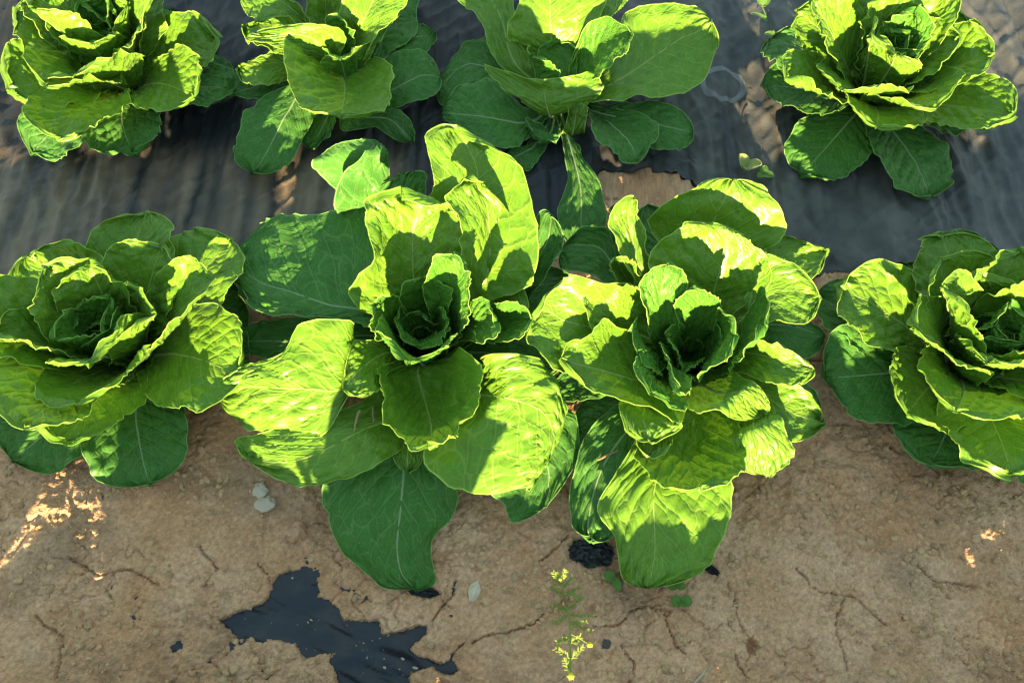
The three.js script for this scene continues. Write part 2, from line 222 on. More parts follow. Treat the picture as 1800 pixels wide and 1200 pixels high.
const CRACK_11 = [[-365, 194], [-341, 219], [-351, 238]];
const CRACK_12 = [[-514, 207], [-477, 226], [-439, 219], [-403, 238]];
const CRACK_13 = [[328, 219], [349, 244], [387, 250], [419, 281]];
const CRACK_14 = [[374, 250], [361, 286], [366, 327]];
const CRACK_15 = [[462, 207], [482, 232], [532, 238]];
const CRACK_16 = [[-537, 269], [-499, 292], [-495, 332]];
const STONES = [[-253, 3, 179], [-42, 3, 243], [-303, 3, 128], [-294, 3, 145], [104, 2, 300], [266, -3, 301], [229, 2, 220], [92, 4, 202], [296, 4, 152], [-100, 3, 245]];
const STRAWS = [[-173, 89, 58], [-178, 86, 82], [-158, 86, 53], [-157, 86, 72], [98, 56, 106], [123, 56, 95], [198, 3, 338], [215, 3, 321], [164, 2, 330], [185, 2, 336], [-118, 4, 219], [-91, 3, 221]];
const WEED = [[59, 3, 258], [57, 20, 246], [52, 52, 237], [62, 30, 274], [60, 60, 301], [58, 82, 332], [81, 52, 302]];
const SEED = [[191, 0, 254], [116, 0, 231], [186, 0, 236], [405, 0, -618], [341, 0, -343], [367, 0, -336]];
const RING = [[330, 6, -509]];
const CRACKS = [CRACK_0, CRACK_1, CRACK_2, CRACK_3, CRACK_4, CRACK_5, CRACK_6, CRACK_7, CRACK_8, CRACK_9, CRACK_10, CRACK_11, CRACK_12, CRACK_13, CRACK_14, CRACK_15, CRACK_16];
const mm = (p) => V(p[0] / 1000, p[1] / 1000, p[2] / 1000);

// ---------------------------------------------------------------- soil
function segmentDistance(x, z, ax, az, bx, bz) { const dx = bx - ax, dz = bz - az, t = clamp(((x - ax) * dx + (z - az) * dz) / (dx * dx + dz * dz)); return Math.hypot(x - ax - t * dx, z - az - t * dz); }
function polygonDistance(x, z, poly) {           // signed, negative inside, mm
  let d = 1e9, inside = false;
  for (let i = 0, j = poly.length - 1; i < poly.length; j = i++) {
    const [ax, az] = poly[i], [bx, bz] = poly[j];
    d = Math.min(d, segmentDistance(x, z, ax, az, bx, bz));
    if ((az > z) !== (bz > z) && x < (bx - ax) * (z - az) / (bz - az) + ax) inside = !inside;
  }
  return inside ? -d : d;
}
function frontEdge(x) {                           // z (mm) of the torn front edge of the large film at x (mm)
  const f = FILM_FRONT; let z = x <= f[0][0] ? f[0][1] : f[f.length - 1][1];
  for (let i = 0; i < f.length - 1; i++) if (x >= f[i][0] && x < f[i + 1][0]) z = lerp(f[i][1], f[i + 1][1], (x - f[i][0]) / (f[i + 1][0] - f[i][0]));
  return z + 16 * n3(x * 0.018, 3, 0) + 9 * n3(x * 0.06, 3, 0) + 4 * n3(x * 0.2, 5, 0);
}
const lumps = (x, z) => 0.012 * fbm(x * 9, 0, z * 9, 3) + 0.0085 * fbm(x * 34, 4, z * 34, 3);
function soilHeight(x, z) {
  const X = x * 1000, Z = z * 1000;
  let h = lumps(x, z) + 0.0027 * fbm(x * 120, 8, z * 120, 3);
  const rough = smooth(-0.05, 0.28, fbm(x * 7 + 3, 1, z * 7, 2));
  h += rough * (0.0024 * fbm(x * 210, 2, z * 210, 2) + 0.011 * (fbm(x * 62, 9, z * 62, 3))) + 0.004 * fbm(x * 60, 5, z * 60, 2) + 0.0006 * n3(x * 480, 6, z * 480);
  if (Math.abs(x) < 1.2 && z > -1.6 && z < 0.2) { const d = Z - frontEdge(X); h -= 0.014 * smooth(6, -4, d) ; }
  if (X > -620 && X < 0 && Z > 150 && Z < 420) {
    const d = polygonDistance(X, Z, FILM_SCRAP) + 1.6 * n3(x * 260, 1, z * 260) + 0.8 * n3(x * 700, 1, z * 700);
    let s = 1e9; for (let i = 0; i < SEAM.length - 1; i++) s = Math.min(s, segmentDistance(X, Z, SEAM[i][0], SEAM[i][1], SEAM[i + 1][0], SEAM[i + 1][1]));
    h = lerp(h, -0.013, smooth(1.2, -1.0, Math.max(d, 0.5 - s + 1.6 * n3(x * 300, 2, z * 300))));
  }
  if (Z > 60) {
    let c = 1e9, w = 1; const cx = X + 2.2 * n3(x * 150, 1, z * 150) + 0.9 * n3(x * 420, 1, z * 420), cz = Z + 2.2 * n3(x * 150, 7, z * 150) + 0.9 * n3(x * 420, 3, z * 420), cw = 0.5 + 0.9 * Math.abs(n3(x * 40, 2, z * 40));
    for (let k = 0; k < CRACKS.length; k++) { const q = CRACKS[k]; for (let i = 0; i < q.length - 1; i++) { const d = segmentDistance(cx, cz, q[i][0], q[i][1], q[i + 1][0], q[i + 1][1]); if (d < c) { c = d; w = cw; } } }
    h -= 0.0065 * (1 - smooth(0.45 * w, 1.7 * w, c)) - 0.0012 * smooth(6, 2, c);
  }
  if (z > -0.26 && z < 0.4 && Math.abs(x) < 0.7) { const wx = x * 24 + 0.35 * n3(x * 60, 1, z * 60), wz = z * 24 + 0.35 * n3(x * 60, 6, z * 60), [wa, wb] = worley(wx + 40, wz + 60), mask = smooth(-0.05, 0.15, fbm(x * 8 + 20, 4, z * 8, 2)); h -= 0.0032 * mask * (1 - smooth(0.015, 0.06, wb - wa)); }
  const pit = STONES[5], pd = Math.hypot(X - pit[0], Z - pit[2]) + 3 * n3(x * 160, 5, z * 160);
  h -= 0.012 * smooth(9, 4, pd);
  return h;
}
function spaced(stops) {                          // stops: [from, to, step]; then growing steps out to 45 m
  const out = []; let first = stops[0][0], step = 0.02; const left = [];
  while (first > -45) { step *= 1.35; first -= step; left.unshift(first); }
  out.push(...left);
  for (const [a, b, s] of stops) { const n = Math.round((b - a) / s); for (let i = 0; i < n; i++) out.push(a + (b - a) * i / n); }
  let last = stops[stops.length - 1][1]; out.push(last); step = 0.02;
  while (last < 45) { step *= 1.35; last += step; out.push(last); }
  return out;
}
{
  const xs = spaced([[-0.62, 0.62, 0.0016]]), zs = spaced([[-0.8, -0.26, 0.012], [-0.26, 0.04, 0.0028], [0.04, 0.35, 0.0014], [0.35, 0.9, 0.008]]);
  const g = gridGeometry(xs.length - 1, zs.length - 1, (i, j) => V(xs[i], soilHeight(xs[i], zs[j]), zs[j]), (i, j, p) => [p.x / 0.3, p.z / 0.3]);
  const p = g.attributes.position, col = new Float32Array(p.count * 3);
  for (let i = 0; i < p.count; i++) {
    const x = p.getX(i), z = p.getZ(i);
    const pale = smooth(-0.25, 0.3, fbm(x * 13, 12, z * 13, 4)), red = smooth(0.0, 0.4, fbm(x * 6 + 9, 3, z * 6, 3)), grain = 1 + 0.30 * n3(x * 600, 3, z * 600) + 0.28 * n3(x * 230, 8, z * 230);
    const damp = 1 - 0.3 * smooth(0.05, 0.35, fbm(x * 10 + 40, 6, z * 10, 3));
    col.set([lerp(0.60, 0.70, pale) * damp * grain * (1 + 0.06 * red), lerp(0.33, 0.42, pale) * damp * grain * (1 - 0.06 * red), lerp(0.175, 0.25, pale) * damp * grain * (1 - 0.16 * red)], 3 * i);
  }
  g.setAttribute('color', new THREE.BufferAttribute(col, 3));
  const grainMap = dataTexture(1024, 1024, (u, v) => { const q = 0.5 + 0.5 * (0.6 * n3(u * 64, v * 64, 1) + 0.5 * n3(u * 150, v * 150, 4) + 0.5 * n3(u * 330, v * 330, 7)); const c = 0.70 + 0.3 * clamp(q * 1.1); return [c, c * 0.99, c * 0.97]; }, true);
  const soilBump = dataTexture(1024, 1024, (u, v) => { const q = 0.5 + 0.4 * (0.6 * n3(u * 60, v * 60, 2) + 0.5 * n3(u * 140, v * 140, 5) + 0.4 * n3(u * 300, v * 300, 8)); return [q, q, q]; }, false);
  const m = new THREE.MeshStandardMaterial({ vertexColors: true, map: grainMap, bumpMap: soilBump, bumpScale: 0.0024, roughness: 0.97 });
  const soil = mesh('soil', g, m); tag(soil, 'dry cracked brown soil around and in front of the lettuces', 'soil', null, 'structure');
}
// loose crumbs on the soil
{
  reseed(91);
  const base = new THREE.IcosahedronGeometry(1, 1), bp = base.attributes.position;
  for (let i = 0; i < bp.count; i++) { const v = V(bp.getX(i), bp.getY(i), bp.getZ(i)), s = 1 + 0.75 * n3(v.x * 2.3, v.y * 2.3, v.z * 2.3) + 0.3 * n3(v.x * 6, v.y * 6, v.z * 6); bp.setXYZ(i, v.x * s * 1.1, v.y * s * 0.7, v.z * s * 0.9); }
  base.computeVertexNormals();
  const N = 11000, inst = new THREE.InstancedMesh(base, new THREE.MeshStandardMaterial({ color: 0xffffff, roughness: 0.97 }), N), o = new THREE.Object3D(), c = new THREE.Color();
  let k = 0;
  for (let tries = 0; tries < 90000 && k < N; tries++) {
    const x = rr(-0.62, 0.62), z = rnd() < 0.72 ? rr(0.06, 0.36) : rr(-0.31, 0.06), X = x * 1000, Z = z * 1000;
    if (fbm(x * 12 + 5, 2, z * 12, 3) < rr(-0.25, 0.3)) continue;
    if (Z < frontEdge(X) + 4 || polygonDistance(X, Z, FILM_SCRAP) < 2) continue;
    const s = 0.0005 + 0.0040 * Math.pow(rnd(), 6);
    o.position.set(x, soilHeight(x, z) + s * 0.1, z); o.rotation.set(rr(0, 6), rr(0, 6), rr(0, 6)); o.scale.set(s * rr(0.8, 1.4), s, s * rr(0.8, 1.3)); o.updateMatrix(); inst.setMatrixAt(k, o.matrix);
    const t = rr(0.75, 1.12); inst.setColorAt(k, c.setRGB(0.54 * t, 0.34 * t, 0.18 * t)); k++;
  }
  inst.count = k; inst.name = 'soil_crumbs'; shade(inst); scene.add(inst); tag(inst, 'loose small crumbs of dry brown earth scattered on the soil', 'soil crumbs', null, 'stuff');
}

// ---------------------------------------------------------------- plastic mulch film
function filmHeight(x, z) {                       // pulled tight away from the viewer: long wrinkles along z
  const wr = 0.007 * n3(x * 34 + 0.6 * n3(x * 5, 1, z * 3), 2, z * 2.2) + 0.0042 * n3(x * 95, 5, z * 5) + 0.006 * Math.max(0, n3(x * 60 + z * 9, 9, z * 4)) + 0.0045 * Math.pow(1 - Math.abs(n3(x * 26 - z * 7, 14, z * 5)), 6) + 0.003 * Math.pow(1 - Math.abs(n3(x * 18 + z * 22, 19, z * 9)), 10);
  return 0.004 + 0.3 * lumps(x, z) + wr + 0.0005 * n3(x * 260, 4, z * 90);
}
{
  const x0 = -1.3, x1 = 1.3, nu = 620, nv = 240;
  const at = (i, j) => { const x = lerp(x0, x1, i / nu), ze = frontEdge(x * 1000) / 1000 + 0.006, z = lerp(-1.7, ze, 1 - Math.pow(1 - j / nv, 1.6)); const b = smooth(0.03, 0, ze - z); return V(x, filmHeight(x, z) - 0.006 * b + 0.004 * b * n3(x * 80, 1, z * 80), z); };
  const g = gridGeometry(nu, nv, at, (i, j, p) => [p.x / 0.3, p.z / 0.3]), p = g.attributes.position, col = new Float32Array(p.count * 3);
  for (let i = 0; i < p.count; i++) {
    const x = p.getX(i), z = p.getZ(i), left = smooth(-0.08, -0.22, x) * smooth(-0.42, -0.34, z);
    let dust = 0.42 + 0.55 * fbm(x * 22, 3, z * 5, 4) + 0.35 * fbm(x * 60, 8, z * 60, 3);
    dust += left * (0.25 + 0.9 * n3(x * 55, 2, z * 5));
    dust = clamp(dust, 0.05, 1);
    const dusty = lerp(0.24, 1.15, smooth(0.12, 0.24, x));
    col.set([lerp(0.014, lerp(0.15 * dusty, 0.20, left), dust), lerp(0.019, lerp(0.142 * dusty, 0.15, left), dust), lerp(0.026, lerp(0.125 * dusty, 0.10, left), dust)], 3 * i);
  }
  g.setAttribute('color', new THREE.BufferAttribute(col, 3));
  const bump = dataTexture(512, 512, (u, v) => { const q = 0.5 + 0.35 * n3(u * 60, v * 14, 2) + 0.3 * n3(u * 120, v * 90, 6); return [q, q, q]; }, false);
  const m = new THREE.MeshPhysicalMaterial({ vertexColors: true, roughness: 0.46, bumpMap: bump, bumpScale: 0.0005, specularIntensity: 0.6 });
  tag(mesh('mulch_film', g, m), 'large dusty black plastic sheet covering the bed around the rear lettuces', 'plastic film', 'black plastic mulch films');
  const nu2 = 190, nv2 = 90;
  const g2 = gridGeometry(nu2, nv2, (i, j) => { const x = lerp(-0.46, -0.03, i / nu2), z = lerp(0.205, 0.42, j / nv2), a = x * 0.94 + z * 0.34, b = -x * 0.34 + z * 0.94; return V(x, -0.0075 + 0.0030 * n3(a * 14, 2, b * 70) + 0.0020 * n3(a * 30, 6, b * 190) + 0.002 * n3(x * 20, 1, z * 20) + 0.0028 * Math.pow(1 - Math.abs(n3(a * 9, 14, b * 38)), 8), z); }, (i, j, p) => [p.x / 0.3, p.z / 0.3]);
  const p2 = g2.attributes.position, c2 = new Float32Array(p2.count * 3);
  for (let i = 0; i < p2.count; i++) { const x = p2.getX(i), z = p2.getZ(i), d = clamp(0.10 + 0.45 * Math.max(0, fbm(x * 40, 3, z * 40, 3)) + 0.25 * fbm((x + z) * 16, 3, z * 60, 2)); c2.set([lerp(0.012, 0.2, d * 0.5), lerp(0.017, 0.16, d * 0.5), lerp(0.028, 0.11, d * 0.5)], 3 * i); }
  g2.setAttribute('color', new THREE.BufferAttribute(c2, 3));
  const m2 = new THREE.MeshPhysicalMaterial({ vertexColors: true, roughness: 0.3, bumpMap: bump, bumpScale: 0.0005, specularIntensity: 0.7 });
  tag(mesh('mulch_film', g2, m2), 'torn blue-black plastic sheet half buried in cracked soil at lower left', 'plastic film', 'black plastic mulch films');
  // pale specks of soil stuck on the torn sheet
  reseed(33);
  const bits = [];
  for (let tries = 0; tries < 4000 && bits.length < 60; tries++) {
    const X = rr(-440, -40), Z = rr(215, 345); if (polygonDistance(X, Z, FILM_SCRAP) > -3) continue;
    if (rnd() > 0.35 && Math.abs(n3(X / 40, 2, Z / 40)) < 0.18) continue;
    const s = 0.0003 + 0.0012 * Math.pow(rnd(), 4), b = new THREE.IcosahedronGeometry(s, 1); b.scale(rr(1, 2.6), 0.5, 1); b.rotateY(-0.45 + rr(-0.3, 0.3)); b.translate(X / 1000, -0.0066, Z / 1000); bits.push(b);
  }
  const s = mesh('soil_specks', mergeGeometries(bits), new THREE.MeshStandardMaterial({ color: new THREE.Color().setRGB(0.42, 0.36, 0.28), roughness: 0.95 })); tag(s, 'pale specks of dry soil stuck to the torn black sheet', 'soil specks', null, 'stuff');
}
// pale translucent ring lying on the rear film
{
  const c = mm(RING[0]), R = 0.037, r = 0.0275, n = 72, k = 4;
  const g = gridGeometry(n, k, (i, j) => { const w = i / n * Math.PI * 2, q = lerp(r, R, j / k), x = c.x + q * Math.cos(w), z = c.z + q * Math.sin(w) * 1.02; return V(x, filmHeight(x, z) + 0.0016, z); }, (i, j) => [i / n * 6, j / k]);
  tag(mesh('plastic_ring', g, new THREE.MeshPhysicalMaterial({ color: new THREE.Color().setRGB(0.42, 0.44, 0.44), roughness: 0.6, transparent: true, opacity: 0.34, side: THREE.DoubleSide })), 'flat pale translucent ring lying on the dusty film at upper right', 'ring');
}

// ---------------------------------------------------------------- leaf surface: veins and blisters, s across (-1..1), t along (0..1)
const lateral = (s, t) => { const q = (t - 0.20 * Math.pow(Math.abs(s), 0.75) - 0.10 * s * s + 0.012 * n3(s * 5, t * 9, 2)) / 0.105 + (s > 0 ? 0.5 : 0); return Math.abs(q - Math.floor(q) - 0.5) * 0.105; };
function leafField(s, t) {                        // [vein 0..1, height 0..1]
  const wx = s * 5.2 + 0.6 * n3(s * 5, t * 9, 1), wy = t * 11.5 + 0.6 * n3(s * 5, t * 9, 5) - 2.2 * Math.abs(s), [a, b] = worley(wx, wy), edge = b - a;
  const [a2, b2] = worley(wx * 3.1 + 9, wy * 3.1 + 4), edge2 = b2 - a2;
  const d1 = lateral(s, t), thin = lerp(1, 0.45, Math.abs(s));
  const v1 = 1 - smooth(0.0012 * thin, 0.0058 * thin, d1), v2 = 0.62 * (1 - smooth(0.03, 0.13, edge)), v3 = 0.3 * (1 - smooth(0.03, 0.16, edge2));
  const vein = Math.max(v1 * 0.9, v2, v3), dome = Math.sqrt(clamp(edge * 1.25)) * smooth(0.0, 0.016, d1);
  return [vein, clamp(0.12 + 0.68 * dome + 0.16 * Math.sqrt(clamp(edge2)) - 0.1 * vein)];
}
const FN = 1024, fieldVein = new Float32Array(FN * FN), fieldHeight = new Float32Array(FN * FN);
for (let j = 0; j < FN; j++) for (let i = 0; i < FN; i++) { const [v, h] = leafField((i + 0.5) / FN * 2 - 1, (j + 0.5) / FN); fieldVein[j * FN + i] = v; fieldHeight[j * FN + i] = h; }
const fieldAt = (f, s, t) => f[clamp(Math.floor(t * FN), 0, FN - 1) * FN + clamp(Math.floor((s * 0.5 + 0.5) * FN), 0, FN - 1)];
const leafBump = dataTexture(FN, FN, (u, v, i, j) => { const h = 0.85 * fieldHeight[j * FN + i] + 0.1 * (0.5 + 0.5 * n3(u * 190, v * 190, 3)); return [h, h, h]; }, false);
leafBump.wrapS = leafBump.wrapT = THREE.ClampToEdgeWrapping;
function leafMaterial(base, vein, transmission, gloss, worn) {
  const map = dataTexture(768, 768, (u, v) => {
    const k = clamp(fieldVein[Math.floor(v * FN) * FN + Math.floor(u * FN)] * 0.6), mottle = 1 + 0.22 * fbm(u * 9, v * 14, 2, 3) + 0.12 * n3(u * 120, v * 120, 9), s = Math.abs(u * 2 - 1), yellow = 0.5 + 0.5 * fbm(u * 4 + 3, v * 6, 8, 2);
    const margin = 1 - smooth(0.004, 0.012, 1 - s);
    // soil splash, tiny chewed brown spots and dried flecks, most on the outer leaves
    const spot = smooth(0.52, 0.6, n3(u * 46, v * 60, 21) + 0.25 * n3(u * 150, v * 190, 3)) * lerp(0.15, 0.45, worn), fleck = smooth(0.60, 0.66, n3(u * 170, v * 210, 31)) * lerp(0.4, 0.9, worn), dirt = [0.30, 0.21, 0.12], pale = [0.5, 0.48, 0.36];
    return [0, 1, 2].map((c) => lerp(lerp(lerp(lerp(base[c] * mottle * (c === 0 ? lerp(0.78, 1.25, yellow) : 1), vein[c], k), Math.min(0.75, vein[c] * 1.5), margin), dirt[c], spot), pale[c], fleck * 0.7));
  }, true);
  map.wrapS = map.wrapT = THREE.ClampToEdgeWrapping;
  return new THREE.MeshPhysicalMaterial({ map, bumpMap: leafBump, bumpScale: 0.0017, roughness: 1, transmission, thickness: 0, specularIntensity: 0.25, clearcoat: gloss, clearcoatRoughness: 0.36, side: THREE.DoubleSide });
}
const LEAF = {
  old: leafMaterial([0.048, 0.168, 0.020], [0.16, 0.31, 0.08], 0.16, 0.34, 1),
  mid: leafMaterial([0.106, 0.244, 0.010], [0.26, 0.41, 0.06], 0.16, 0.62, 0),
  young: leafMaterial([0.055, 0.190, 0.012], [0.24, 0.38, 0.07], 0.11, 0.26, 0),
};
const RIB = {
  old: new THREE.MeshPhysicalMaterial({ color: new THREE.Color().setRGB(0.26, 0.38, 0.17), roughness: 1, transmission: 0.25, thickness: 0, clearcoat: 0.2, clearcoatRoughness: 0.4 }),
  mid: new THREE.MeshPhysicalMaterial({ color: new THREE.Color().setRGB(0.32, 0.45, 0.10), roughness: 1, transmission: 0.3, thickness: 0, clearcoat: 0.2, clearcoatRoughness: 0.4 }),
};
RIB.young = new THREE.MeshPhysicalMaterial({ color: new THREE.Color().setRGB(0.26, 0.40, 0.06), roughness: 1, transmission: 0.35, thickness: 0 });

// ---------------------------------------------------------------- one leaf from cross-sections (left edge, midrib, right edge) and a tip
function curveThrough(pts, knots) {
  const n = pts.length, tan = pts.map((p, i) => { const a = Math.max(0, i - 1), b = Math.min(n - 1, i + 1); return pts[b].clone().sub(pts[a]).divideScalar(Math.max(1e-6, knots[b] - knots[a])); });
  return (k) => {
    let i = 0; while (i < n - 2 && k > knots[i + 1]) i++;
    const h = knots[i + 1] - knots[i], t = clamp((k - knots[i]) / h), t2 = t * t, t3 = t2 * t;
    return pts[i].clone().multiplyScalar(2 * t3 - 3 * t2 + 1).addScaledVector(tan[i], h * (t3 - 2 * t2 + t)).addScaledVector(pts[i + 1], -2 * t3 + 3 * t2).addScaledVector(tan[i + 1], h * (t3 - t2));
  };
}
let leafCount = 0;
function addLeaf(parent, kind, sections, tip, opt = {}) {
  const ruf = 1.4 * (opt.ruf ?? 1.5) / 1000, blister = (opt.bl ?? 1.35) / 1000, NU = opt.nu ?? 44, NV = opt.nv ?? 60, id = ++leafCount * 3.71;
  const mids = sections.map((s) => s[1]), knots = [0];
  for (let i = 1; i < mids.length; i++) knots.push(knots[i - 1] + Math.max(0.004, 0.5 * mids[i].distanceTo(mids[i - 1]) + 0.25 * (sections[i][0].distanceTo(sections[i - 1][0]) + sections[i][2].distanceTo(sections[i - 1][2]))));
  const kEnd = knots[knots.length - 1], tipLen = tip ? tip.distanceTo(mids[mids.length - 1]) : 0, kAll = kEnd + tipLen;
  const mc = curveThrough(tip ? [...mids, tip] : mids, tip ? [...knots, kAll] : knots), lc = curveThrough(sections.map((s) => s[0]), knots), rc = curveThrough(sections.map((s) => s[2]), knots);
  const offL = sections[sections.length - 1][0].clone().sub(mids[mids.length - 1]), offR = sections[sections.length - 1][2].clone().sub(mids[mids.length - 1]);
  const nTip = tip ? Math.max(10, Math.round(NV * 0.32)) : 0, ks = [];
  for (let j = 0; j <= NV - nTip; j++) ks.push(kEnd * j / (NV - nTip));
  for (let j = 1; j <= nTip; j++) ks.push(kEnd + tipLen * Math.sin(j / nTip * Math.PI / 2));
  const P = [], K = [];
  for (let j = 0; j <= NV; j++) {
    const k = ks[j], m = mc(k), row = []; let l, r;
    if (k <= kEnd + 1e-9) { l = lc(k).sub(m); r = rc(k).sub(m); } else { const q = (k - kEnd) / tipLen, w = Math.sqrt(Math.max(0, 1 - q * q)) + 1e-3; l = offL.clone().multiplyScalar(w); r = offR.clone().multiplyScalar(w); }
    for (let i = 0; i <= NU; i++) {
      const s = i / NU * 2 - 1, a = Math.abs(s), side = s < 0 ? l : r, other = s < 0 ? r : l;
      // parabola through both edges and the midrib, a little stiffer beside the rib
      const lin = side.clone().sub(other).multiplyScalar(0.5 * a), quad = side.clone().add(other).multiplyScalar(0.5 * lerp(s * s, Math.pow(a, 1.45), 0.45));
      const wob = 1 + smooth(0.75, 1, a) * (0.035 * n3(k * 75, id + (s < 0 ? 0 : 40), 1) + 0.016 * n3(k * 260, id + (s < 0 ? 0 : 40), 7));
      row.push(m.clone().addScaledVector(lin, wob).addScaledVector(quad, wob));
    }
    P.push(row); K.push(k / kAll);
  }
  const N = P.map((row, j) => row.map((p, i) => { const a = P[Math.min(NV, j + 1)][i], b = P[Math.max(0, j - 1)][i], c = P[j][Math.min(NU, i + 1)], d = P[j][Math.max(0, i - 1)]; const n = a.clone().sub(b).cross(c.clone().sub(d)); return n.lengthSq() > 1e-18 ? n.normalize() : V(0, 1, 0); }));
  // the upper face carries the blisters
  let up = 0; for (let j = 4; j < NV - 8; j++) { const q = P[j][0].clone().add(P[j][NU]).multiplyScalar(0.5).sub(P[j][NU / 2]); up += q.dot(N[j][NU / 2]) * 40 + N[j][NU / 2].y * 0.3; }
  const sgn = up < 0 ? -1 : 1;
  const at = (i, j) => {
    const s = i / NU * 2 - 1, a = Math.abs(s), t = K[j], p = P[j][i], fade = smooth(0.0, 0.2, t), calm = smooth(0.03, 0.25, a) * (1 - 0.55 * smooth(0.86, 1, a)) * (1 - 0.6 * smooth(0.95, 1, t));
    let d = blister * 2.6 * (fieldAt(fieldHeight, s, t) - 0.4) * calm * fade;
    d += (0.0062 * a) * fade * n3(p.x * 30 + id, p.y * 32, p.z * 32) + 0.0020 * fade * n3(p.x * 75, p.y * 75 + id, p.z * 75) + blister * (0.30 + 0.5 * n3(p.x * 22, p.y * 22, p.z * 22 + id)) * fade * calm * smooth(0, 0.035, lateral(s, t)) ;
    d += 0.0075 * smooth(0.55, 1, a) * fade * n3(t * 2.6 + id, s < 0 ? 3 : 8, id) + 0.005 * smooth(0.75, 1, t) * n3(s * 1.7 + id, 4, id);
    const e = Math.max(Math.pow(a, 4), smooth(0.86, 1, t)), along = t * 3.4 + (s < 0 ? 0 : 5) + id + s * smooth(0.8, 1, t) * 1.2;
    d += e * ruf * fade * (1.9 * n3(along * 1.7, id, 0) + 2.0 * n3(along * 4.1, id, 3) + 0.9 * n3(along * 10, id, 6));
    return p.clone().addScaledVector(N[j][i], sgn * d);
  };
  const Q = P.map((row, j) => row.map((_, i) => at(i, j)));
  const blade = gridGeometry(NU, NV, (i, j) => Q[j][i], (i, j) => [i / NU, K[j]]);
  // the margin is a thin rounded rim
  const edge = [], eu = [];
  for (let j = 2; j <= NV; j++) { edge.push(Q[j][0]); eu.push([0.001, K[j]]); }
  if (!tip) for (let i = 1; i < NU; i++) { edge.push(Q[NV][i]); eu.push([0.001, 0.98]); }
  for (let j = NV; j >= 2; j--) { if (tip && j === NV) continue; edge.push(Q[j][NU]); eu.push([0.999, K[j]]); }
  const rim = tubeGeometry(edge, edge.map(() => opt.rim ?? 0.00036), 5, (i) => eu[i]);
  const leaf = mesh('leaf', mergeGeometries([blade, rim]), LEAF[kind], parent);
  // midrib, thick at the base
  const rib = [], rad = [], nr = NV - Math.round(NV * 0.12);
  for (let j = 0; j <= nr; j += 2) { const t = j / nr; rib.push(Q[j][NU / 2].clone().addScaledVector(N[j][NU / 2], -sgn * lerp(0.0018, 0.0002, t))); rad.push(lerp(kind === 'young' ? 0.0018 : kind === 'old' ? 0.0042 : 0.0036, 0.00035, Math.pow(t, 0.6)) * (opt.thin ?? 1)); }
  mesh('midrib', tubeGeometry(rib, rad, 7), RIB[kind], leaf);
  return leaf;
}
function plantBase(parentPos, s1, reach) {        // the leaf's foot, just outside the stem
  const m = s1[1], dir = V(m.x - parentPos[0], 0, m.z - parentPos[1]); if (dir.length() < 1e-4) dir.set(0, 0, 1); dir.normalize();
  const c = V(parentPos[0] + dir.x * reach, Math.min(0.022, m.y * 0.6), parentPos[1] + dir.z * reach), side = V(-dir.z, 0, dir.x);
  if (side.dot(s1[0].clone().sub(s1[2])) < 0) side.negate();
  return [c.clone().addScaledVector(side, 0.009), c, c.clone().addScaledVector(side, -0.009)];
}
function addStem(parent, x, z, r) { const pts = [V(x, -0.02, z), V(x, 0.012, z), V(x, 0.035, z)]; mesh('stem', tubeGeometry(pts, [r, r, r * 0.5], 9), RIB.mid, parent); }
const LETTUCES = 'green lettuce plants growing in rows';
function tracedPlant(heart, leaves, label) {
  const x = heart[0] / 1000, z = heart[1] / 1000, g = thing('lettuce_plant', label, 'lettuce', LETTUCES, [x, 0, z]);
  addStem(g, 0, 0, 0.011);
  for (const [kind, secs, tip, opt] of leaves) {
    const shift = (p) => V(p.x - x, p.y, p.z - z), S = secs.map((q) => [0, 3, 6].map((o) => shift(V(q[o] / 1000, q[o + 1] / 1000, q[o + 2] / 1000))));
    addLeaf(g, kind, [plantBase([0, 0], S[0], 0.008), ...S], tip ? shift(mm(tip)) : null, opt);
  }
  return g;
}
const RINGS = [   // [leaves, start angle, end angle, length, half width, cup, kind]
  [7, 30, -14, 0.170, 0.062, 0.10, 'old'], [6, 50, 12, 0.180, 0.064, 0.22, 'mid'], [6, 66, 38, 0.185, 0.060, 0.38, 'mid'], [5, 78, 62, 0.165, 0.052, 0.55, 'mid'], [4, 86, 82, 0.135, 0.040, 0.75, 'young'], [3, 90, 96, 0.105, 0.030, 0.85, 'young'],
];
